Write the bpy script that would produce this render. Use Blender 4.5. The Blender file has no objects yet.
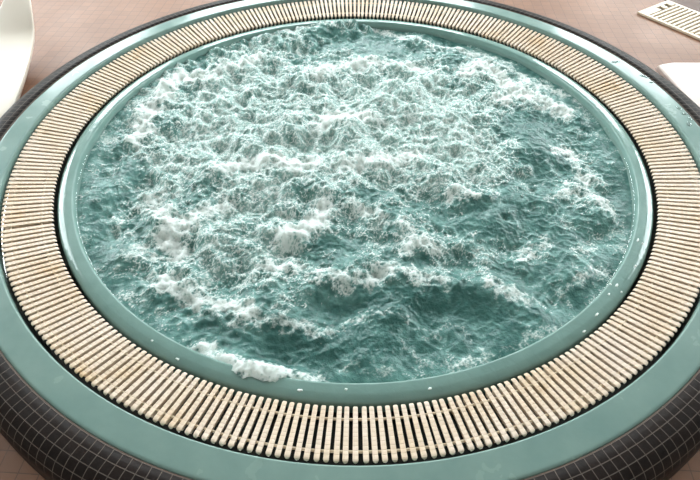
# round hot tub with an overflow grate, seen from its near edge; all lengths in metres, tub centre at the origin, rim top at z = 0
CRESTS = [
    (0.030, 0.035, 1.00, [(-0.794, 0.039), (-0.793, 0.12), (-0.793, 0.22), (-0.793, 0.282), (-0.748, 0.341), (-0.764, 0.409), (-0.734, 0.48), (-0.614, 0.464)]),
    (0.021, 0.020, 0.60, [(-0.614, 0.464), (-0.553, 0.53), (-0.475, 0.581), (-0.408, 0.633)]),
    (0.041, 0.030, 0.95, [(0.464, 0.512), (0.494, 0.578), (0.582, 0.587), (0.649, 0.426), (0.677, 0.343), (0.746, 0.293), (0.808, 0.231)]),
    (0.021, 0.015, 0.70, [(0.299, 0.822), (0.347, 0.746), (0.43, 0.765), (0.485, 0.701), (0.586, 0.693), (0.673, 0.546), (0.724, 0.45), (0.806, 0.396), (0.887, 0.323), (0.895, 0.184)]),
    (0.025, 0.020, 0.90, [(0.587, 0.328), (0.614, 0.306)]),
    (0.027, 0.020, 0.95, [(0.734, -0.003), (0.764, 0.003), (0.771, -0.049)]),
    (0.021, 0.020, 0.80, [(0.771, -0.049), (0.769, -0.168), (0.769, -0.239), (0.803, -0.31)]),
    (0.016, 0.012, 0.70, [(0.634, -0.269), (0.684, -0.239), (0.727, -0.189)]),
    (0.015, 0.012, 0.70, [(0.489, -0.522), (0.5, -0.498), (0.522, -0.461), (0.58, -0.444)]),
    (0.027, 0.040, 1.00, [(-0.518, -0.631), (-0.465, -0.67), (-0.405, -0.693), (-0.333, -0.703), (-0.283, -0.729)]),
    (0.020, 0.025, 0.85, [(-0.283, -0.729), (-0.212, -0.744), (-0.149, -0.766), (-0.069, -0.781)]),
    (0.016, 0.020, 0.70, [(-0.312, -0.771), (-0.269, -0.755), (-0.221, -0.761)]),
    (0.022, 0.040, 1.00, [(-0.385, -0.839), (-0.346, -0.876), (-0.302, -0.898), (-0.244, -0.909), (-0.17, -0.911)]),
    (0.012, 0.015, 0.80, [(-0.17, -0.911), (-0.105, -0.924), (-0.056, -0.929)]),
    (0.021, 0.030, 0.80, [(-0.097, -0.584), (-0.022, -0.62), (0.043, -0.619), (0.089, -0.586), (0.13, -0.563), (0.185, -0.6), (0.264, -0.621)]),
    (0.021, 0.020, 0.90, [(0.382, -0.62), (0.423, -0.655), (0.473, -0.679)]),
    (0.010, 0.012, 0.70, [(-0.088, -0.775), (-0.028, -0.769), (0.033, -0.72), (0.095, -0.716), (0.147, -0.742)]),
    (0.033, 0.030, 0.95, [(-0.122, 0.125), (-0.064, 0.198), (-0.033, 0.171), (0.035, 0.178)]),
    (0.030, 0.030, 0.85, [(-0.449, -0.119), (-0.397, -0.097), (-0.343, -0.085), (-0.306, -0.074), (-0.223, -0.106), (-0.144, -0.1)]),
    (0.027, 0.030, 0.95, [(-0.107, -0.303), (-0.11, -0.367), (-0.162, -0.429), (-0.21, -0.438)]),
    (0.026, 0.020, 0.70, [(-0.026, -0.105), (0.085, -0.082), (0.159, -0.065), (0.217, -0.042)]),
    (0.020, 0.020, 0.60, [(-0.014, -0.302), (0.102, -0.37), (0.172, -0.405)]),
    (0.022, 0.025, 0.80, [(0.151, -0.501), (0.182, -0.476), (0.233, -0.476)]),
    (0.021, 0.025, 0.80, [(0.034, -0.594), (0.075, -0.567), (0.121, -0.559), (0.185, -0.593)]),
    (0.024, 0.025, 0.70, [(-0.656, -0.269), (-0.607, -0.349), (-0.58, -0.398)]),
    (0.027, 0.020, 0.90, [(-0.58, -0.398), (-0.55, -0.457), (-0.523, -0.498)]),
    (0.028, 0.025, 0.70, [(-0.527, -0.397), (-0.48, -0.32), (-0.421, -0.291)]),
    (0.042, 0.030, 0.75, [(-0.354, 0.887), (-0.276, 0.918), (-0.218, 0.97), (-0.176, 1.003)]),
    (0.018, 0.015, 0.60, [(-0.576, 0.807), (-0.45, 0.867), (-0.352, 0.918)]),
    (0.023, 0.015, 0.80, [(0.07, 0.941), (0.163, 0.88), (0.281, 0.832)]),
    (0.027, 0.025, 0.70, [(-0.163, 0.475), (-0.12, 0.541), (-0.022, 0.575), (0.104, 0.601), (0.199, 0.602), (0.295, 0.56)]),
    (0.020, 0.020, 0.80, [(0.328, -0.257), (0.354, -0.232), (0.378, -0.252)]),
    (0.022, 0.020, 0.80, [(-0.25, -0.547), (-0.213, -0.566), (-0.173, -0.558)]),
    (0.018, 0.012, 0.60, [(-0.69, -0.519), (-0.634, -0.507), (-0.554, -0.53)]),
    (0.012, 0.012, 0.60, [(0.004, -0.873), (0.053, -0.906), (0.095, -0.9)]),
    (0.016, 0.012, 0.60, [(0.132, -0.822), (0.191, -0.872), (0.252, -0.88), (0.318, -0.859)]),
    (0.016, 0.012, 0.55, [(0.2, -0.776), (0.255, -0.75), (0.302, -0.791)]),
    (0.018, 0.012, 0.50, [(0.573, -0.64), (0.638, -0.604), (0.708, -0.559)]),
    (0.010, 0.010, 0.60, [(0.372, -0.835), (0.454, -0.805), (0.528, -0.767)]),
]
PATCHES = [
    (-0.216, 0.279, 0.433, 0.322, 0.42),
    (0.178, 0.282, 0.236, 0.322, 0.50),
    (-0.329, -0.227, 0.248, 0.226, 0.42),
    (0.090, -0.037, 0.248, 0.126, 0.30),
    (-0.596, 0.109, 0.149, 0.191, 0.30),
    (-0.380, -0.517, 0.191, 0.087, 0.25),
    (0.346, 0.393, 0.090, 0.267, 0.30),
    (0.396, 0.006, 0.086, 0.130, 0.50),
    (-0.543, 0.465, 0.188, 0.199, 0.35),
    (0.283, -0.223, 0.198, 0.304, 0.10),
    (-0.544, -0.631, 0.084, 0.090, 0.10),
    (-0.473, 0.722, 0.315, 0.129, 0.12),
    (0.196, -0.492, 0.119, 0.081, 0.20),
    (0.493, -0.490, 0.089, 0.081, 0.12),
    (0.778, -0.219, 0.083, 0.201, 0.15),
    (0.550, 0.394, 0.122, 0.137, 0.15),
    (-0.187, -0.535, 0.088, 0.070, 0.15),
    (-0.675, -0.099, 0.076, 0.099, 0.15),
    (0.021, 0.636, 0.175, 0.070, 0.15),
    (0.090, 0.773, 0.114, 0.085, -0.50),
    (0.199, 0.681, 0.155, 0.054, -0.50),
    (-0.116, 0.800, 0.046, 0.058, -0.30),
    (0.425, 0.536, 0.043, 0.116, -0.60),
    (0.664, 0.169, 0.095, 0.066, -0.50),
    (0.662, -0.004, 0.036, 0.094, -0.60),
    (0.732, -0.077, 0.024, 0.044, -0.80),
    (0.413, -0.341, 0.069, 0.082, -0.35),
    (0.570, -0.340, 0.079, 0.100, -0.30),
    (-0.072, -0.486, 0.045, 0.049, -0.70),
    (0.140, -0.678, 0.164, 0.031, -0.60),
    (-0.009, -0.830, 0.153, 0.065, -0.50),
    (-0.150, -0.825, 0.077, 0.048, -0.50),
    (0.286, -0.711, 0.162, 0.073, -0.35),
    (-0.390, -0.771, 0.105, 0.038, -0.25),
    (-0.491, -0.243, 0.043, 0.054, -0.50),
    (-0.766, -0.110, 0.042, 0.044, -0.50),
    (-0.734, -0.520, 0.053, 0.024, -0.50),
    (-0.828, -0.304, 0.045, 0.132, -0.20),
    (0.169, -0.540, 0.064, 0.031, -0.50),
    (0.045, -0.249, 0.085, 0.034, -0.40),
    (0.239, -0.342, 0.110, 0.055, -0.25),
    (-0.671, 0.588, 0.069, 0.060, -0.40),
    (-0.715, 0.140, 0.038, 0.052, -0.40),
    (-0.676, 0.401, 0.057, 0.038, -0.40),
    (-0.241, 0.634, 0.131, 0.053, -0.20),
    (0.395, 0.862, 0.065, 0.060, -0.50),
    (0.718, 0.623, 0.087, 0.087, -0.30),
    (0.915, 0.252, 0.054, 0.097, -0.30),
    (0.877, -0.218, 0.033, 0.201, -0.30),
    (-0.679, -0.650, 0.056, 0.042, -0.15),
    (-0.261, 0.351, 0.101, 0.059, -0.20),
    (-0.042, 0.468, 0.063, 0.048, -0.20),
    (-0.180, -0.226, 0.033, 0.030, -0.30),
    (0.043, -0.777, 0.052, 0.025, -0.20),
    (0.548, -0.567, 0.086, 0.053, -0.25),
    (0.351, -0.806, 0.077, 0.043, -0.30),
]
FLECKS = [(-0.017, -0.963), (-0.432, -0.883), (0.836, -0.474), (0.846, -0.486), (0.796, -0.572), (0.719, -0.645), (0.726, -0.665), (0.688, -0.676), (0.636, -0.742), (0.701, -0.641), (0.592, -0.796), (-0.125, -0.966), (-0.507, -0.832), (0.18, -0.959)]
DROPS = [(1.2, 0.129), (1.192, 0.066), (1.158, 0.395), (1.165, 0.35), (1.194, 0.168), (1.07, 0.505), (1.237, 0.103)]
LOUNGE_R = [(-1.364, 0.219, -0.09), (-1.37, 0.31, -0.085), (-1.42, 0.558, -0.075), (-1.453, 0.707, -0.06), (-1.473, 0.809, -0.04), (-1.477, 0.854, 0.0), (-1.494, 0.92, 0.05), (-1.528, 1.02, 0.1), (-1.588, 1.111, 0.115)]
LOUNGE_L = [(-1.597, -0.102, -0.09), (-1.653, 0.066, -0.085), (-1.709, 0.321, -0.075), (-1.727, 0.572, -0.06), (-1.72, 0.759, -0.04), (-1.676, 0.833, 0.0), (-1.632, 0.919, 0.05), (-1.606, 0.986, 0.1), (-1.612, 1.123, 0.115)]
PLAT = [(1.33, 0.637, -0.085), (1.353, 0.65, -0.085), (1.406, 0.664, -0.085), (1.525, 0.665, -0.085), (1.33, 0.48, -0.085), (1.373, 0.307, -0.085)]
SKY = 15.5
EXPOSURE = 0.0
SEAM = 204.0
LAMPS = []
LAMP_W = 25
import bpy, bmesh, math, random
import numpy as np
from mathutils import Matrix, Vector
PI = math.pi
random.seed(7)
scene = bpy.context.scene
COL = scene.collection

# ------------------------------------------------------------------ helpers
def srgb(r, g, b):
    f = lambda c: (c/255/12.92) if c/255 <= .04045 else ((c/255+.055)/1.055)**2.4
    return (f(r), f(g), f(b), 1)

class NT:
    """small wrapper for building node materials"""
    def __init__(self, name):
        self.m = bpy.data.materials.new(name); self.m.use_nodes = True
        self.t = self.m.node_tree; self.t.nodes.clear()
        self.out = self.n('ShaderNodeOutputMaterial')
    def n(self, kind, **kw):
        nd = self.t.nodes.new(kind)
        for k, v in kw.items():
            if k.startswith('i_'):
                nd.inputs[k[2:].replace('_', ' ')].default_value = v
            else: setattr(nd, k, v)
        return nd
    def l(self, a, ao, b, bi): self.t.links.new(a.outputs[ao], b.inputs[bi])
    def principled(self, color=(.8, .8, .8, 1), rough=.5, **kw):
        b = self.n('ShaderNodeBsdfPrincipled')
        b.inputs['Base Color'].default_value = color
        b.inputs['Roughness'].default_value = rough
        for k, v in kw.items(): b.inputs[k.replace('_', ' ')].default_value = v
        self.l(b, 'BSDF', self.out, 'Surface'); return b
    def pos(self): return self.n('ShaderNodeNewGeometry')
    def noise(self, vec, scale, detail=3, rough=.55, dist=0):
        nd = self.n('ShaderNodeTexNoise'); nd.inputs['Scale'].default_value = scale
        nd.inputs['Detail'].default_value = detail; nd.inputs['Roughness'].default_value = rough
        nd.inputs['Distortion'].default_value = dist
        self.t.links.new(vec, nd.inputs['Vector']); return nd
    def ramp(self, src, stops):
        nd = self.n('ShaderNodeValToRGB'); e = nd.color_ramp.elements
        while len(e) < len(stops): e.new(.5)
        for el, (p, c) in zip(e, stops): el.position = p; el.color = c
        self.t.links.new(src, nd.inputs['Fac']); return nd
    def mix(self, fac, a, b):
        nd = self.n('ShaderNodeMix', data_type='RGBA')
        for s, v in ((0, fac), (6, a), (7, b)):
            if hasattr(v, 'links') or isinstance(v, bpy.types.NodeSocket): self.t.links.new(v, nd.inputs[s])
            else: nd.inputs[s].default_value = v
        return nd.outputs[2]
    def math(self, op, a, b=None, c=None, clamp=False):
        nd = self.n('ShaderNodeMath', operation=op, use_clamp=clamp)
        for s, v in enumerate((a, b, c)):
            if v is None: continue
            if isinstance(v, bpy.types.NodeSocket): self.t.links.new(v, nd.inputs[s])
            else: nd.inputs[s].default_value = v
        return nd.outputs[0]
    def bump(self, height, strength, dist, bsdf):
        b = self.n('ShaderNodeBump'); b.inputs['Strength'].default_value = strength
        b.inputs['Distance'].default_value = dist
        self.t.links.new(height, b.inputs['Height']); self.l(b, 'Normal', bsdf, 'Normal'); return b

def link(name, me, mat, parent=None, smooth=False):
    o = bpy.data.objects.new(name, me); COL.objects.link(o)
    if mat: me.materials.append(mat)
    if parent: o.parent = parent
    if smooth:
        me.polygons.foreach_set('use_smooth', [True]*len(me.polygons))
    return o
def mesh(name, v, f):
    me = bpy.data.meshes.new(name); me.from_pydata(v, [], f); me.update(); return me
def from_bm(name, bm):
    bmesh.ops.recalc_face_normals(bm, faces=bm.faces[:])
    me = bpy.data.meshes.new(name); bm.to_mesh(me); bm.free(); return me
def tag(o, label=None, cat=None, group=None, kind=None):
    if label: o['label'] = label
    if cat: o['category'] = cat
    if group: o['group'] = group
    if kind: o['kind'] = kind
    return o
def empty(name, loc=(0, 0, 0)):
    o = bpy.data.objects.new(name, None); COL.objects.link(o); o.location = loc
    o.empty_display_size = .1; return o
def lathe(name, prof, n=360, closed=False, uvscale=None):
    """surface of revolution about z; prof is a list of (r, z). closed joins last to first"""
    k = len(prof); v = []; f = []
    for i in range(n):
        a = 2*PI*i/n; c, s = math.cos(a), math.sin(a)
        v += [(r*c, r*s, z) for r, z in prof]
    m = k if closed else k-1
    for i in range(n):
        j = (i+1) % n
        for q in range(m):
            w = (q+1) % k
            f.append((i*k+q, i*k+w, j*k+w, j*k+q))
    me = mesh(name, v, f)
    if uvscale:                       # u = tiles round the circle, v = tiles along the profile
        L = [0]
        for a, b in zip(prof, prof[1:]): L.append(L[-1]+math.hypot(a[0]-b[0], a[1]-b[1]))
        uv = me.uv_layers.new(name='tiles'); data = []
        for i in range(n):
            for q in range(m):
                u0, u1 = i/n*uvscale[0], (i+1)/n*uvscale[0]
                v0, v1 = L[q]/uvscale[1], L[q+1]/uvscale[1]
                data += [u0, v0, u0, v1, u1, v1, u1, v0]
        uv.data.foreach_set('uv', data)
    return me
def box_bm(bm, x0, x1, y0, y1, z0, z1):
    r = bmesh.ops.create_cube(bm, size=1)
    bmesh.ops.scale(bm, verts=r['verts'], vec=(x1-x0, y1-y0, z1-z0))
    bmesh.ops.translate(bm, verts=r['verts'], vec=((x0+x1)/2, (y0+y1)/2, (z0+z1)/2))
    return r['verts']
def box(name, x0, x1, y0, y1, z0, z1, mat, parent=None):
    bm = bmesh.new(); box_bm(bm, x0, x1, y0, y1, z0, z1)
    return link(name, from_bm(name, bm), mat, parent)

FLOOR = -.15

# ------------------------------------------------------------------ materials
def mat_gelcoat():
    t = NT('teal gelcoat'); b = t.principled(srgb(*GEL), .16, IOR=1.38)
    g = t.pos(); n1 = t.noise(g.outputs['Position'], 9, 4); n2 = t.noise(g.outputs['Position'], 120, 2)
    c = t.ramp(n1.outputs[0], [(.3, srgb(GEL[0]-7, GEL[1]-6, GEL[2]-4)), (.7, srgb(GEL[0]+6, GEL[1]+5, GEL[2]+5))])
    t.l(c, 'Color', b, 'Base Color')
    r = t.ramp(n1.outputs[0], [(.35, (.13,)*3+(1,)), (.7, (.30,)*3+(1,))]); t.l(r, 'Color', b, 'Roughness')
    t.bump(n2.outputs[0], .06, .002, b)
    return t.m
def mat_wet_gelcoat():
    t = NT('wet teal gelcoat'); b = t.principled(srgb(*LIP), .09, IOR=1.42)
    g = t.pos(); n1 = t.noise(g.outputs['Position'], 11, 3)
    c = t.ramp(n1.outputs[0], [(.3, srgb(LIP[0]-6, LIP[1]-5, LIP[2]-4)), (.7, srgb(LIP[0]+6, LIP[1]+6, LIP[2]+6))])
    t.l(c, 'Color', b, 'Base Color')
    n2 = t.noise(g.outputs['Position'], 38, 3, .5, .6)
    t.bump(n2.outputs[0], .16, .006, b)
    return t.m
def mat_mosaic():
    t = NT('brown mosaic'); b = t.principled(srgb(45, 34, 31), .3, IOR=1.22, Specular_IOR_Level=.3)
    uv = t.n('ShaderNodeTexCoord'); br = t.n('ShaderNodeTexBrick', offset=0, squash=1)
    br.inputs['Scale'].default_value = 1; br.inputs['Mortar Size'].default_value = .045
    br.inputs['Mortar Smooth'].default_value = .25; br.inputs['Bias'].default_value = 0
    br.inputs['Brick Width'].default_value = 1; br.inputs['Row Height'].default_value = 1
    br.inputs['Color1'].default_value = srgb(*MOS1); br.inputs['Color2'].default_value = srgb(*MOS2)
    br.inputs['Mortar'].default_value = srgb(*GROUT)
    t.l(uv, 'UV', br, 'Vector')
    n = t.noise(t.pos().outputs['Position'], 160, 3)
    c = t.mix(.35, br.outputs['Color'], t.mix(n.outputs[0], (.004, .003, .003, 1), srgb(62, 54, 51)))
    t.t.links.new(c, b.inputs['Base Color'])
    rr = t.math('MULTIPLY_ADD', br.outputs['Fac'], .35, .42); t.t.links.new(rr, b.inputs['Roughness'])
    h = t.math('MULTIPLY_ADD', n.outputs[0], .25, t.math('SUBTRACT', 1, br.outputs['Fac']))
    t.bump(h, .8, .0016, b)
    return t.m
def mat_floor():
    t = NT('mauve floor tile'); b = t.principled(srgb(150, 112, 98), .3, IOR=1.4)
    g = t.pos(); mp = t.n('ShaderNodeMapping'); t.l(g, 'Position', mp, 'Vector')
    mp.inputs['Rotation'].default_value = (0, 0, math.radians(3)); mp.inputs['Location'].default_value = (.013, .01, 0)
    br = t.n('ShaderNodeTexBrick', offset=0, squash=1)
    br.inputs['Scale'].default_value = 1; br.inputs['Mortar Size'].default_value = .0013
    br.inputs['Mortar Smooth'].default_value = .3; br.inputs['Bias'].default_value = 0
    br.inputs['Brick Width'].default_value = .05; br.inputs['Row Height'].default_value = .05
    br.inputs['Color1'].default_value = srgb(*FL1); br.inputs['Color2'].default_value = srgb(*FL2)
    br.inputs['Mortar'].default_value = srgb(*FLG)
    t.l(mp, 'Vector', br, 'Vector')
    n = t.noise(g.outputs['Position'], 3.2, 4)
    c = t.mix(t.ramp(n.outputs[0], [(.35, (0, 0, 0, 1)), (.7, (.35, .35, .35, 1))]).outputs[0], br.outputs['Color'], srgb(104, 78, 68))
    t.t.links.new(c, b.inputs['Base Color'])
    n3 = t.noise(g.outputs['Position'], 45, 2)
    rr = t.math('MULTIPLY_ADD', n.outputs[0], .25, .36); t.t.links.new(rr, b.inputs['Roughness'])
    h = t.math('MULTIPLY_ADD', n3.outputs[0], .4, t.math('SUBTRACT', 1, br.outputs['Fac']))
    t.bump(h, .35, .0012, b)
    return t.m
def mat_slat():
    t = NT('ivory grate plastic'); b = t.principled(srgb(*SLAT), .32, IOR=1.5)
    g = t.pos(); n = t.noise(g.outputs['Position'], 7, 3, .6); n2 = t.noise(g.outputs['Position'], 55, 2)
    c = t.ramp(n.outputs[0], [(.34, srgb(*SLAT)), (.6, srgb(SLAT[0]-6, SLAT[1]-10, SLAT[2]-18)), (.75, srgb(SLAT[0]-14, SLAT[1]-28, SLAT[2]-52))])
    c2 = t.mix(t.ramp(n2.outputs[0], [(.3, (.22,)*3+(1,)), (.55, (0, 0, 0, 1))]).outputs[0], c.outputs[0], srgb(178, 160, 140))
    t.t.links.new(c2, b.inputs['Base Color']); return t.m
def mat_plain(name, col, rough, nscale=20, var=.08, **kw):
    t = NT(name); b = t.principled(col, rough, **kw)
    n = t.noise(t.pos().outputs['Position'], nscale, 3)
    lo = tuple(c*(1-var) for c in col[:3])+(1,); hi = tuple(min(1, c*(1+var)) for c in col[:3])+(1,)
    t.l(t.ramp(n.outputs[0], [(.3, lo), (.7, hi)]), 'Color', b, 'Base Color'); return t.m
def mat_pane():
    t = NT('window glass'); a = t.n('ShaderNodeBsdfTransparent'); g = t.n('ShaderNodeBsdfGlossy')
    a.inputs['Color'].default_value = (.96, .98, .98, 1); g.inputs['Roughness'].default_value = .02
    m = t.n('ShaderNodeMixShader'); m.inputs['Fac'].default_value = .06
    t.l(a, 'BSDF', m, 1); t.l(g, 'BSDF', m, 2); t.l(m, 'Shader', t.out, 'Surface'); return t.m
def mat_water():
    """aerated teal water with white bubble foam; both attributes hold what the water is, not how it is lit"""
    t = NT('bubbling water'); b = t.principled(srgb(70, 120, 112), .05, IOR=1.33, Subsurface_Weight=.6, Subsurface_Scale=.016)
    b.inputs['Subsurface Radius'].default_value = (1, 1, 1)
    fo = t.n('ShaderNodeAttribute', attribute_name='foam'); ae = t.n('ShaderNodeAttribute', attribute_name='aeration')
    g = t.pos()
    n1 = t.noise(g.outputs['Position'], 95, 3, .6, .4); n2 = t.noise(g.outputs['Position'], 240, 2, .6)
    vo = t.n('ShaderNodeTexVoronoi', feature='DISTANCE_TO_EDGE'); vo.inputs['Scale'].default_value = 85
    t.l(g, 'Position', vo, 'Vector')
    base = t.ramp(ae.outputs['Fac'], [(0, srgb(*W0)), (.5, srgb(*W1)), (1, srgb(*W2))])
    edge = t.math('SUBTRACT', .5, t.math('MULTIPLY', vo.outputs['Distance'], 3.2))
    f = t.math('ADD', fo.outputs['Fac'], t.math('MULTIPLY', t.math('SUBTRACT', n1.outputs[0], .5), .8))
    f = t.math('ADD', f, t.math('MULTIPLY', edge, .22))
    f = t.math('ADD', f, t.math('MULTIPLY', t.math('SUBTRACT', n2.outputs[0], .5), .45))
    mr = t.n('ShaderNodeMapRange', interpolation_type='SMOOTHSTEP')
    t.t.links.new(f, mr.inputs['Value']); mr.inputs['From Min'].default_value = .30; mr.inputs['From Max'].default_value = 1.12
    t.t.links.new(t.math('MULTIPLY_ADD', mr.outputs[0], .4, .6), b.inputs['Subsurface Weight'])
    t.t.links.new(t.math('MULTIPLY_ADD', mr.outputs[0], .022, .014), b.inputs['Subsurface Scale'])
    col = t.mix(mr.outputs[0], base.outputs['Color'], srgb(*FOAM))
    t.t.links.new(col, b.inputs['Base Color'])
    rr = t.math('MULTIPLY_ADD', mr.outputs[0], .5, .05); t.t.links.new(rr, b.inputs['Roughness'])
    h = t.math('ADD', t.math('MULTIPLY', n1.outputs[0], .7), t.math('MULTIPLY', n2.outputs[0], .35))
    t.bump(h, .5, .006, b)
    return t.m

GEL = (121, 147, 139); LIP = (119, 149, 141)
MOS1 = (36, 27, 24); MOS2 = (25, 20, 19); GROUT = (118, 107, 99)
FL1 = (143, 101, 76); FL2 = (135, 96, 73); FLG = (106, 76, 60)
SLAT = (234, 214, 196)
W0 = (64, 106, 100); W1 = (100, 143, 136); W2 = (152, 182, 175); FOAM = (219, 225, 221)

M_gel = mat_gelcoat(); M_lip = mat_wet_gelcoat(); M_mosaic = mat_mosaic(); M_floor = mat_floor(); M_slat = mat_slat()
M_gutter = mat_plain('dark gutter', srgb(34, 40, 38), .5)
M_seal = mat_plain('brown sealant', srgb(92, 74, 62), .6)
M_rod = mat_plain('beige connecting rod', srgb(206, 186, 158), .4)
M_wall = mat_plain('pale wall paint', srgb(196, 196, 192), .8, 2, .03)
M_ceil = mat_plain('ceiling paint', srgb(186, 190, 190), .85, 2, .02)
M_frame = mat_plain('window frame', srgb(70, 66, 62), .4)
M_pane = mat_pane()
M_white = mat_plain('cream moulded shell', srgb(228, 216, 202), .3, 4, .02, IOR=1.5)
M_cream = mat_plain('cream platform top', srgb(214, 194, 184), .4, 6, .02)
M_shade = mat_plain('underside shade', srgb(48, 40, 36), .7)  # plinth colour, dark to paint in the shadow under the platform's edge
M_drain = mat_plain('white drain plastic', srgb(206, 188, 164), .45, 12, .06)
M_foam = mat_plain('foam fleck', srgb(235, 242, 238), .5, 300, .05)
M_drop = NT('water drop'); _b = M_drop.principled(srgb(200, 215, 212), .03, IOR=1.33); _b.inputs['Transmission Weight'].default_value = .9; M_drop = M_drop.m

# ------------------------------------------------------------------ setting: floor, walls, windows, ceiling
XW, YB, YF, ZC = 4.4, 4.0, -3.4, 2.95
def floor_mesh():
    n = 128; v = []; f = []
    for i in range(n):
        a = 2*PI*i/n; c, s = math.cos(a), math.sin(a)
        k = []
        if c > 1e-9: k.append(XW/c)
        if c < -1e-9: k.append(-XW/c)
        if s > 1e-9: k.append(YB/s)
        if s < -1e-9: k.append(YF/s)
        q = min(k)
        v += [(1.29*c, 1.29*s, FLOOR), (q*c, q*s, FLOOR)]
    for i in range(n):
        j = (i+1) % n; f.append((2*i, 2*i+1, 2*j+1, 2*j))
    for cx, cy in ((XW, YB), (-XW, YB), (-XW, YF), (XW, YF)):      # fill the four corners
        a = math.atan2(cy, cx) % (2*PI); i = int(a/(2*PI)*n) % n; j = (i+1) % n
        v.append((cx, cy, FLOOR)); f.append((2*i+1, len(v)-1, 2*j+1))
    return mesh('floor', v, f)
tag(link('floor', floor_mesh(), M_floor), kind='structure')

def wall(name, axis, at, thick, lo, hi, holes):
    """a wall with rectangular openings; axis 'x' runs along x at y=at, 'y' runs along y at x=at"""
    us = sorted({lo, hi, *[h[0] for h in holes], *[h[1] for h in holes]})
    zs = sorted({FLOOR, ZC, *[h[2] for h in holes], *[h[3] for h in holes]})
    bm = bmesh.new()
    for u0, u1 in zip(us, us[1:]):
        for z0, z1 in zip(zs, zs[1:]):
            um, zm = (u0+u1)/2, (z0+z1)/2
            if any(h[0] < um < h[1] and h[2] < zm < h[3] for h in holes): continue
            if axis == 'x': box_bm(bm, u0, u1, min(at, at+thick), max(at, at+thick), z0, z1)
            else: box_bm(bm, min(at, at+thick), max(at, at+thick), u0, u1, z0, z1)
    bmesh.ops.remove_doubles(bm, verts=bm.verts, dist=1e-5)
    tag(link(name, from_bm(name, bm), M_wall), kind='structure')
BACK = [(-3.75, -2.2, .95, 2.45), (-1.8, 1.25, .95, 2.45), (2.1, 3.9, .95, 2.45)]
LEFT = [(.9, 3.7, .6, 2.75)]
RIGHT = [(.9, 3.7, .6, 2.75)]
wall('wall_back', 'x', YB, .2, -XW-.2, XW+.2, BACK)
wall('wall_front', 'x', YF, -.2, -XW-.2, XW+.2, [])
wall('wall_left', 'y', -XW, -.2, YF, YB, LEFT)
wall('wall_right', 'y', XW, .2, YF, YB, RIGHT)
bm = bmesh.new(); box_bm(bm, -XW-.2, XW+.2, YF-.2, YB+.2, ZC, ZC+.15)
tag(link('ceiling', from_bm('ceiling', bm), M_ceil), kind='structure')
wn = [0]
def window(axis, at, h):
    wn[0] += 1; u0, u1, z0, z1 = h; d = .03; w = .055
    def put(bm, a0, a1, c0, c1, t):
        if axis == 'x': box_bm(bm, a0, a1, at-t, at+t, c0, c1)
        else: box_bm(bm, at-t, at+t, a0, a1, c0, c1)
    root = empty('window_%d' % wn[0]); tag(root, kind='structure')
    bm = bmesh.new()
    put(bm, u0, u1, z0, z0+w, d); put(bm, u0, u1, z1-w, z1, d)
    k = max(1, round((u1-u0)/1.0))
    for i in range(k+1):
        c = u0+w/2+(u1-u0-w)*i/k; put(bm, c-w/2, c+w/2, z0+w, z1-w, d)
    link('window_frame', from_bm('window_frame', bm), M_frame, root)
    bm = bmesh.new(); put(bm, u0+w/2, u1-w/2, z0+w/2, z1-w/2, .004)
    link('window_pane', from_bm('window_pane', bm), M_pane, root)
    L = bpy.data.lights.new('window_portal', 'AREA'); L.shape = 'RECTANGLE'; L.size = u1-u0; L.size_y = z1-z0
    L.cycles.is_portal = True
    o = bpy.data.objects.new('window_portal', L); COL.objects.link(o)
    um, zm = (u0+u1)/2, (z0+z1)/2
    s = 1 if at > 0 else -1
    if axis == 'x': o.location = (um, at+s*.12, zm); o.rotation_euler = (-PI/2*s, 0, 0)
    else: o.location = (at+s*.12, um, zm); o.rotation_euler = (PI/2, 0, PI/2*s)
    # aim the portal into the room
    tgt = Vector((um, 0, zm)) if axis == 'x' else Vector((0, um, zm))
    o.rotation_euler = (tgt-o.location).to_track_quat('-Z', 'Y').to_euler()
for h in BACK: window('x', YB+.1, h)
for h in LEFT: window('y', -XW-.1, h)
for h in RIGHT: window('y', XW+.1, h)

# ------------------------------------------------------------------ tiled curb round the tub
def arc(cx, cz, r, a0, a1, n):
    return [(cx+r*math.cos(a0+(a1-a0)*i/n), cz+r*math.sin(a0+(a1-a0)*i/n)) for i in range(n+1)]
curb = [(1.2315, -.02), (1.2315, -.0015), (1.256, -.002), (1.270, -.002)] + [(1.270+.061*math.sin(a), -.064+.062*math.cos(a)) for a in [PI/2*i/10 for i in range(1, 11)]] + [(1.333, -.11), (1.335, FLOOR)]
me = lathe('trim_1', curb, 480, uvscale=(322, .0252))
# the tile rows start at the rim
uv = me.uv_layers['tiles']
d = np.empty(len(uv.data)*2, 'f'); uv.data.foreach_get('uv', d); d = d.reshape(-1, 2); d[:, 1] -= .0185/.0252; uv.data.foreach_set('uv', d.ravel())
tag(link('trim_1', me, M_mosaic, smooth=True), kind='structure')

# ------------------------------------------------------------------ the tub shell
tub = empty('hot_tub', (0, 0, FLOOR))
tag(tub, 'round teal sunken hot tub with a wide smooth rim around the ivory grate', 'hot tub')
def tubpart(name, me, mat, smooth=True):
    o = link(name, me, mat, tub, smooth); o.location = (0, 0, -FLOOR); return o
rim = [(1.157, -.052), (1.1535, -.048), (1.1525, -.012)] + [(1.1535+.0055*(1-math.cos(a)), -.0062+.0062*math.sin(a)) for a in [PI/2*i/8 for i in range(1, 9)]] + \
      [(1.1605, 0), (1.163, .0001), (1.19, .0002), (1.216, .0001), (1.2185, 0)] + [(1.219+.009*math.sin(a), -.007+.007*math.cos(a)) for a in [PI/2*i/8 for i in range(1, 9)]] + [(1.228, -.03)]
tubpart('rim', lathe('rim', rim, 480), M_gel)
tubpart('sealant', lathe('sealant', [(1.2275, -.0065), (1.2285, -.0035), (1.2305, -.0025), (1.233, -.003)], 480), M_seal)
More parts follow.
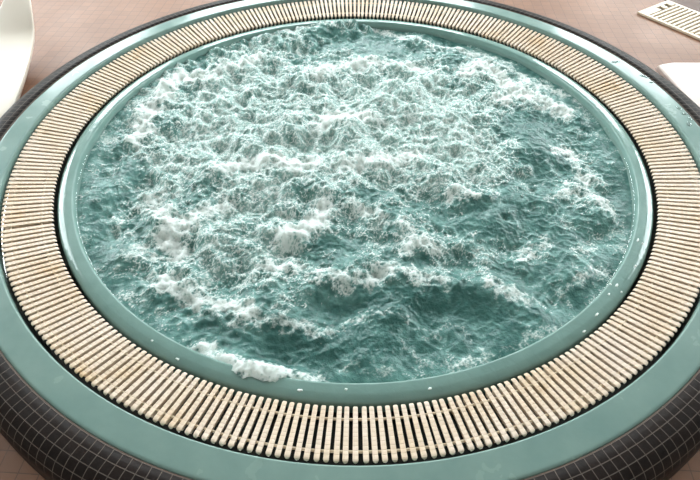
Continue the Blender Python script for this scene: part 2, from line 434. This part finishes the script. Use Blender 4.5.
lip = [(.9985, -.085), (.9985, -.060), (.9965, -.0515), (.9935, -.0450), (.989, -.0425), (.982, -.0398), (.976, -.0380), (.972, -.0372), (.962, -.0365), (.956, -.0361), (.9525, -.0360),
       (.9495, -.0360), (.9465, -.0385), (.9445, -.043), (.942, -.055)]
tubpart('inner_lip', lathe('inner_lip', lip, 480), M_lip)
basin = [(.942, -.055), (.938, -.10), (.93, -.22), (.915, -.27), (.88, -.29), (.0005, -.29)]
tubpart('basin', lathe('basin', basin, 240), M_gel)
gut = [(.9985, -.085), (1.001, -.13), (1.01, -.14), (1.14, -.14), (1.15, -.13), (1.155, -.054)]
tubpart('gutter', lathe('gutter', gut, 240), M_gutter)

# ------------------------------------------------------------------ overflow grate of slats
grate = empty('overflow_grate', (0, 0, -.06))
tag(grate, 'ivory ring of slats covering the overflow gutter between rim and water', 'grate')
R0, R1, ZT, NS = 1.0050, 1.1435, -.0360, 346
TILT = .025/(R1-R0)                  # the bars fall towards the water
def slat_geo():
    """one bar along +x from R0 to R1: rounded ends, a row of low raised pads on top"""
    secs = []; n = 12; Lr = R1-R0; e = .0055
    xs = [(R0, .55, -.0035), (R0+.0012, .78, -.0018), (R0+.003, .94, -.0008)]
    for i in range(n):
        a = R0+.004+(Lr-.008)*i/n; w = (Lr-.008)/n
        xs += [(a+w*.04, 1, -.0006), (a+w*.14, 1, 0), (a+w*.5, 1, .0002), (a+w*.86, 1, 0), (a+w*.96, 1, -.0006)]
    xs += [(R1-.003, .94, -.0008), (R1-.0012, .78, -.0020), (R1, .5, -.0045)]
    v = []; f = []
    for x, s, dz in xs:
        hw = (.0055+.0008*(x-R0)/Lr)*s; z = ZT+dz+TILT*(x-R0); zb = z-.021 if R0+.008 < x < R1-.008 else z-.0052
        st = .0019*s; zp = z-.0034
        v += [(x, -st, zb), (x, -st*1.1, zp-.0005), (x, -hw*.96, zp+.0004), (x, -hw, z-.0010), (x, -hw*.9, z), (x, hw*.9, z), (x, hw, z-.0010), (x, hw*.96, zp+.0004), (x, st*1.1, zp-.0005), (x, st, zb)]
    k = 10; m = len(xs)
    for i in range(m-1):
        for q in range(k):
            w = (q+1) % k; f.append((i*k+q, (i+1)*k+q, (i+1)*k+w, i*k+w))
    f.append(tuple(range(k))); f.append(tuple((m-1)*k+q for q in reversed(range(k))))
    return np.array(v), f
SV, SF = slat_geo()
seam = math.radians(SEAM)
angs = [seam+(math.radians(.28)+(2*PI-math.radians(.28))*(i+.5)/NS) for i in range(NS)]
off = lambda a: abs((a+PI/2+PI) % (2*PI)-PI)
order = sorted(range(NS), key=lambda i: off(angs[i]))
near = set(order[:100])
sme = mesh('slat', [tuple(p) for p in SV], SF); sme.materials.append(M_slat)
rnd = random.Random(3)
for i in sorted(near):
    o = bpy.data.objects.new('slat', sme); COL.objects.link(o); o.parent = grate
    o.location = (rnd.uniform(-.0006, .0006), 0, .06+rnd.uniform(-.0006, .0004))
    o.rotation_euler = (rnd.uniform(-.02, .02), 0, angs[i]+rnd.uniform(-.0006, .0006))
vv = []; ff = []; base = 0
for i in order[100:]:
    a = angs[i]+rnd.uniform(-.0006, .0006); c, s = math.cos(a), math.sin(a); dz = .06+rnd.uniform(-.0006, .0004)
    P = np.stack([SV[:, 0]*c-SV[:, 1]*s, SV[:, 0]*s+SV[:, 1]*c, SV[:, 2]+dz], 1)
    vv.append(P); ff += [tuple(q+base for q in p) for p in SF]; base += len(P)
me = mesh('slat_run', np.concatenate(vv).tolist(), ff)
o = link('slat_run', me, M_slat, grate); o['kind'] = 'stuff'
for r, zr in ((1.038, -.0370), (1.1175, -.0230)):
    me = lathe('connecting_rod', [(r+.0035*math.cos(a), zr+.0035*math.sin(a)) for a in [2*PI*i/8 for i in range(8)]], 240, closed=True)
    o = link('connecting_rod', me, M_rod, grate, True); o.location = (0, 0, .06)

# ------------------------------------------------------------------ the churning water
RW = .941
def water():
    N, S = 736, 2.0
    rng = np.random.default_rng(11)
    fx = np.fft.fftfreq(N, S/N); K = np.hypot(*np.meshgrid(fx, fx))
    def band(lam, bw=.45, ang=None, asp=1.0):
        """gaussian noise whose features are about lam metres apart; unit variance"""
        k = K
        if ang is not None:
            KX, KY = np.meshgrid(fx, fx); c, s = math.cos(ang), math.sin(ang)
            k = np.hypot((KX*c+KY*s)*asp, (-KX*s+KY*c)/asp)
        H = np.exp(-.5*(np.log(np.maximum(k, 1e-6)*lam)/bw)**2)
        n = np.fft.ifft2(np.fft.fft2(rng.standard_normal((N, N)))*H).real
        return n/n.std()
    g = (np.arange(N)+.5)/N*S-S/2
    X, Y = np.meshgrid(g, g); R = np.hypot(X, Y)
    wx = X+.006*band(.12)+.006*band(.045)+.0032*band(.018)
    wy = Y+.006*band(.12)+.006*band(.045)+.0032*band(.018)
    sx = X+.006*band(.12)+.004*band(.05); sy = Y+.006*band(.12)+.004*band(.05)
    D = np.full((N, N), BASE)
    for x, y, rx, ry, v in PATCHES:
        e = ((wx-x)/rx)**2+((wy-y)/ry)**2
        D += v*np.exp(-.5*e*1.2)*PATCH_GAIN
    D += .10*band(.13)+.08*band(.05)
    Hc = np.zeros((N, N)); C = np.zeros((N, N))
    for w, h, s, pts in CRESTS:
        def dist2(px, py):
            d2 = np.full((N, N), 9.)
            for (ax, ay), (bx, by) in zip(pts, pts[1:]):
                dx, dy = bx-ax, by-ay; L2 = dx*dx+dy*dy
                tt = np.clip(((px-ax)*dx+(py-ay)*dy)/L2, 0, 1)
                d2 = np.minimum(d2, (px-ax-tt*dx)**2+(py-ay-tt*dy)**2)
            return d2
        C = np.maximum(C, s*np.exp(-.5*dist2(wx, wy)/(w*.85)**2))
        Hc = np.maximum(Hc, h*np.exp(-.5*dist2(sx, sy)/(w*1.7)**2))
    rid = lambda n: 1-np.minimum(np.abs(n)*1.1, 1.6)
    # two tilings of ripple, sharper crests than troughs
    r1, r2, r3 = rid(band(.055, .35)), rid(band(.028, .35)), rid(band(.014, .3))
    lace = .24*r1+.40*r2+.55*r3+.30*band(.008)
    lace = (lace-lace.mean())/lace.std()
    foam = np.clip(np.minimum(np.maximum(D, 0)*.82, .54)+.33*lace*np.clip(D*2.2, .25, 1)*(1-.45*np.clip(C, 0, 1))+C*.80, -.2, 1.15)
    boil = np.clip(D*1.4, .15, 1)
    h = .008*band(.34)+.006*band(.16)*boil+.0038*band(.085)*boil
    h += (.0026*r1+.0012*r2)*np.clip(.35+boil, 0, 1.1)+.0007*r3
    h += .62*Hc*(.8+.12*band(.05))+np.clip(foam-.45, 0, 1)*.0012
    h += .020*np.exp(-((X+.02)**2+(Y-.1)**2)/.5**2)
    edge = np.clip((RW-R)/.10, 0, 1); edge = edge*edge*(3-2*edge)
    keep = np.clip(C, 0, 1)*.6
    z = ZW+(h-h[R < RW].mean())*np.maximum(.30+.70*edge, keep)
    z = np.where(R > .925, np.minimum(z, -.042+.020*np.clip(C*1.3-.3, 0, 1)), z)
    # the far left side is heaped up by the jets, and one wave reaches the top of the far lip
    Ab = np.degrees(np.arctan2(Y, X))
    heap = np.exp(-np.abs((Ab-128)/36)**4)*np.clip((R-.55)/.3, 0, 1)
    z = z+.015*heap*(1+.35*band(.08))
    top = np.exp(-np.abs((Ab-95.5+2*band(.09))/7.5)**3)*np.clip((R-.80)/.11, 0, 1)**2
    z = z+(-.020+.004*band(.05)-z)*.85*top
    z = np.where((R > .925) & (top < .3), np.minimum(z, -.039+.020*np.clip(C*1.3-.3, 0, 1)), z)
    foam = np.clip(foam+.22*top+.08*heap*band(.06), -.2, 1.15)
    # one wave washes over the lip at the near left
    A = np.degrees(np.arctan2(Y, X)); sp = np.exp(-np.abs((A+104.2+.8*band(.10))/6.6)**2.6)
    lipz = np.interp(R, [.90, .945, .956, .97, .98], [-.040, -.036, -.0361, -.0370, -.0390])
    q = np.clip((R-.885)/.05, 0, 1); q = q*q*(3-2*q)*sp
    RWA = RW+.030*sp*(1+.12*band(.06)); body = np.clip((RWA-R)/.03, 0, 1)**.5
    z = z+(lipz+.0012+body*(.010+.003*band(.03))-z)*q
    foam = np.clip(foam+q*(.55+.15*band(.02)-.35*(1-body)), -.2, 1.15)
    aer = np.clip(.42+.9*(D-.35)+.10*band(.10)+.07*band(.03)+C*.3, 0, 1)
    # mesh: grid quads inside, boundary points pulled on to the circle
    ins = R < RWA-.002
    cell = ins[:-1, :-1] & ins[1:, :-1] & ins[:-1, 1:] & ins[1:, 1:]
    used = np.zeros((N, N), bool)
    used[:-1, :-1] |= cell; used[1:, :-1] |= cell; used[:-1, 1:] |= cell; used[1:, 1:] |= cell
    idx = -np.ones((N, N), int); idx[used] = np.arange(used.sum())
    PX, PY = X.copy(), Y.copy()
    nb = np.ones((N, N), bool)
    nb[1:-1, 1:-1] = ~(cell[:-1, :-1] & cell[1:, :-1] & cell[:-1, 1:] & cell[1:, 1:])
    rimv = used & nb
    sc = np.where(rimv, RWA/np.maximum(R, 1e-6), 1); PX *= sc; PY *= sc
    V = np.stack([PX[used], PY[used], z[used]], 1)
    i, j = np.nonzero(cell)
    F = np.stack([idx[i, j], idx[i, j+1], idx[i+1, j+1], idx[i+1, j]], 1)
    me = bpy.data.meshes.new('water')
    me.vertices.add(len(V)); me.vertices.foreach_set('co', V.ravel())
    me.loops.add(F.size); me.loops.foreach_set('vertex_index', F.ravel().astype('i'))
    me.polygons.add(len(F)); me.polygons.foreach_set('loop_start', np.arange(0, F.size, 4, dtype='i'))
    me.update(calc_edges=True); me.validate()
    for nm, arr in (('foam', foam), ('aeration', aer)):
        at = me.attributes.new(nm, 'FLOAT', 'POINT'); at.data.foreach_set('value', arr[used].astype('f'))
    return me
BASE, PATCH_GAIN, ZW = .30, 1.0, -.066
me = water()
w = link('water', me, mat_water(), smooth=True)
tag(w, 'churning teal water with white foam and bubbles filling the round tub', 'water', kind='stuff')

# ------------------------------------------------------------------ flecks of foam and drops of water
def dome(rx, ry, h, seed, seg=12, rings=4):
    rr = random.Random(seed); v = [(0, 0, h)]; f = []
    wob = [1+rr.uniform(-.25, .25) for _ in range(seg)]
    for k in range(1, rings+1):
        t = k/rings*PI/2
        for i in range(seg):
            a = 2*PI*i/seg; v.append((rx*wob[i]*math.sin(t)*math.cos(a), ry*wob[i]*math.sin(t)*math.sin(a), h*math.cos(t)))
    for i in range(seg):
        j = (i+1) % seg; f.append((0, 1+i, 1+j))
        for k in range(rings-1):
            a = 1+k*seg; f.append((a+i, a+seg+i, a+seg+j, a+j))
    f.append(tuple(1+(rings-1)*seg+i for i in reversed(range(seg))))
    return mesh('dome', v, f)
def lip_z(r):
    p = sorted(lip)[::1]; q = [(a, b) for a, b in p if b > -.05]
    return float(np.interp(r, [a for a, _ in q], [b for _, b in q]))
for k, (x, y) in enumerate(FLECKS):
    r = math.hypot(x, y); r2 = min(max(r, .952), .988); x, y = x*r2/r, y*r2/r
    o = link('foam_fleck', dome(.0035+.002*(k % 3), .003, .002, k), M_foam, None, True)
    o.location = (x, y, lip_z(r2)-.0003); o.rotation_euler = (0, 0, math.atan2(y, x)+PI/2)
    tag(o, "tiny white fleck of foam splashed on the tub's smooth inner lip", 'foam', 'foam flecks on the inner lip')
for k, (x, y) in enumerate(DROPS):
    r = math.hypot(x, y); r2 = min(max(r, 1.17), 1.215); x, y = x*r2/r, y*r2/r
    o = link('water_drop', dome(.012+.004*(k % 3), .008, .0022, 40+k), M_drop, None, True)
    o.location = (x, y, .0001); o.rotation_euler = (0, 0, k*1.3)
    tag(o, "clear water drop lying on the right side of the tub's outer rim", 'water drop', 'water drops on the outer rim')

# ------------------------------------------------------------------ white moulded lounger, cream platform, floor drain
lo = empty('lounger', (-1.6, .8, FLOOR))
tag(lo, 'smooth white moulded lounger on the floor beyond the left of the tub', 'lounger')
def slab(name, top, thick, inset, mat, parent, floor_to=None):
    n = len(top); cx = sum(p[0] for p in top)/n; cy = sum(p[1] for p in top)/n
    bm = bmesh.new()
    up = [bm.verts.new(p) for p in top]
    dn = [bm.verts.new((cx+(p[0]-cx)*(1-inset), cy+(p[1]-cy)*(1-inset), p[2]-thick if floor_to is None else floor_to)) for p in top]
    c = bm.verts.new((cx, cy, sum(p[2] for p in top)/n+.004)); d = bm.verts.new((cx, cy, (sum(p[2] for p in top)/n-thick) if floor_to is None else floor_to))
    for i in range(n):
        j = (i+1) % n
        bm.faces.new((up[i], up[j], c)); bm.faces.new((dn[j], dn[i], d)); bm.faces.new((up[j], up[i], dn[i], dn[j]))
    bmesh.ops.recalc_face_normals(bm, faces=bm.faces[:])
    eds = [e for e in bm.edges if all(v in up for v in e.verts)]
    bmesh.ops.bevel(bm, geom=eds, offset=.008, segments=3, affect='EDGES', profile=.5)
    o = link(name, from_bm(name, bm), mat, parent)
    if parent: o.location = tuple(-q for q in parent.location)
    return o
def lounger_shell():
    """curved top lofted between its two long edges, rounded over into a skirt that runs in to the floor"""
    m = 10; rows = []
    for a, b in zip(LOUNGE_R, LOUNGE_L):
        A, B = Vector(a), Vector(b); d = (B-A).normalized(); row = []
        row += [Vector((A.x-.04-.5*max(0, A.z+.085), min(A.y, .60+.1*(A.y-.6)), FLOOR)), A+d*.012+Vector((0, 0, -.04)), A+d*.001+Vector((0, 0, -.018)), A+d*.001+Vector((0, 0, -.006))]
        row += [A.lerp(B, .02+.96*k/m)+Vector((0, 0, .004*math.sin(PI*k/m))) for k in range(m+1)]
        row += [B-d*.001+Vector((0, 0, -.006)), B-d*.012+Vector((0, 0, -.04)), Vector((B.x+.03, min(B.y, .60+.1*(B.y-.6)), FLOOR))]
        rows.append(row)
    k = len(rows[0]); v = [tuple(p) for row in rows for p in row]; f = []
    for q in range(len(rows)-1):
        for c in range(k-1): f.append((q*k+c, q*k+c+1, (q+1)*k+c+1, (q+1)*k+c))
    f.append(tuple(range(k))); f.append(tuple((len(rows)-1)*k+c for c in reversed(range(k))))
    me = mesh('seat_shell', v, f)
    bm = bmesh.new(); bm.from_mesh(me); bmesh.ops.recalc_face_normals(bm, faces=bm.faces[:]); bm.to_mesh(me); bm.free(); return me
o = link('seat_shell', lounger_shell(), M_white, lo, True); o.location = (1.6, -.8, -FLOOR)
sub = o.modifiers.new('round', 'SUBSURF'); sub.levels = sub.render_levels = 2
pl = empty('platform', (1.8, .4, FLOOR))
tag(pl, 'low cream platform with a pointed corner beyond the right of the tub', 'platform')
ptop = PLAT[:3]+[(2.3, .667, -.085), (2.3, -.2, -.085), (1.42, -.2, -.085), (1.36, .2, -.085)]
slab('deck', ptop, .022, .0, M_cream, pl)
slab('plinth', [(x+(1.85-x)*.10, y+(.25-y)*.10, z-.021) for x, y, z in ptop], .05, 0, M_shade, pl, FLOOR)

dr = empty('floor_drain_grate', (1.49, 1.29, FLOOR))
tag(dr, 'ivory slotted drain grate set in the brown tiled floor, top right corner', 'drain grate')
ang = math.atan2(-.299, .204); wd = .262; ln = 1.5
dr.rotation_euler = (0, 0, ang)
bm = bmesh.new()
box_bm(bm, 0, ln, 0, .018, .002, .012); box_bm(bm, 0, ln, wd-.018, wd, .002, .012); box_bm(bm, 0, .022, .018, wd-.018, .002, .012)
box_bm(bm, .022, .054, .018, .128, .002, .011); box_bm(bm, .022, .054, .160, .186, .002, .011); box_bm(bm, .022, .054, .218, wd-.018, .002, .011)
link('frame', from_bm('frame', bm), M_drain, dr)
box('channel', .004, ln-.004, .004, wd-.004, .001, .003, mat_plain('drain channel', srgb(104, 90, 76), .6), dr)
sb = None
for k in range(70):
    x = .062+k*.025
    if x+.017 > ln: break
    if sb is None:
        bm = bmesh.new(); vs = box_bm(bm, 0, .0155, .017, wd-.017, .003, .0125)
        bmesh.ops.bevel(bm, geom=bm.edges[:], offset=.002, segments=2, affect='EDGES')
        sb = from_bm('slat', bm); sb.materials.append(M_drain)
    o = bpy.data.objects.new('slat', sb); COL.objects.link(o); o.parent = dr; o.location = (x, 0, 0)

# a thin plain dark brown slab laid on the floor behind the drain
def P2(u, v, z): return (1.49+u*math.cos(ang)-v*math.sin(ang), 1.29+u*math.sin(ang)+v*math.cos(ang), FLOOR+z)
c = [(-.02, wd+.004), (1.6, wd+.004), (1.6, wd+.55), (-.02, wd+.55)]
v = [P2(a, b, .0005) for a, b in c]+[P2(a, b, .004) for a, b in c]
o = link('trim_2', mesh('trim_2', v, [(3, 2, 1, 0), (4, 5, 6, 7), (0, 1, 5, 4), (1, 2, 6, 5), (2, 3, 7, 6), (3, 0, 4, 7)]), mat_plain('dark brown slab', srgb(84, 58, 46), .5, 14, .15, IOR=1.3))
tag(o, kind='structure')

# ------------------------------------------------------------------ daylight and camera
wd_ = bpy.data.worlds.new('overcast sky'); scene.world = wd_; wd_.use_nodes = True
nt = wd_.node_tree; bg = nt.nodes['Background']
bg.inputs['Color'].default_value = (.93, .98, 1, 1); bg.inputs['Strength'].default_value = SKY
def lamp(name, x, y, power, size):
    L = bpy.data.lights.new(name, 'AREA'); L.shape = 'DISK'; L.size = size; L.energy = power; L.color = (1, .93, .84)
    o = bpy.data.objects.new(name, L); COL.objects.link(o); o.location = (x, y, ZC-.03)
for x, y in LAMPS: lamp('ceiling_lamp', x, y, LAMP_W, .35)

cam = bpy.data.cameras.new('camera'); co = bpy.data.objects.new('camera', cam); COL.objects.link(co); scene.camera = co
cam.sensor_width = 36; cam.lens = 551.644*36/700; cam.clip_start = .01
fw = Vector((-.00740506, .68923833, -.72449685)); r = Vector((.99995664, .00919441, -.00147358)); u = Vector((-.00564567, .72447635, .68927653))
mw = Matrix(((r.x, u.x, -fw.x, 0), (r.y, u.y, -fw.y, -1.60147), (r.z, u.z, -fw.z, 1.14225), (0, 0, 0, 1)))
co.matrix_world = mw
vs = scene.view_settings; vs.view_transform = 'Standard'; vs.look = 'None'; vs.gamma = 1; vs.use_curve_mapping = False
vs.exposure = EXPOSURE
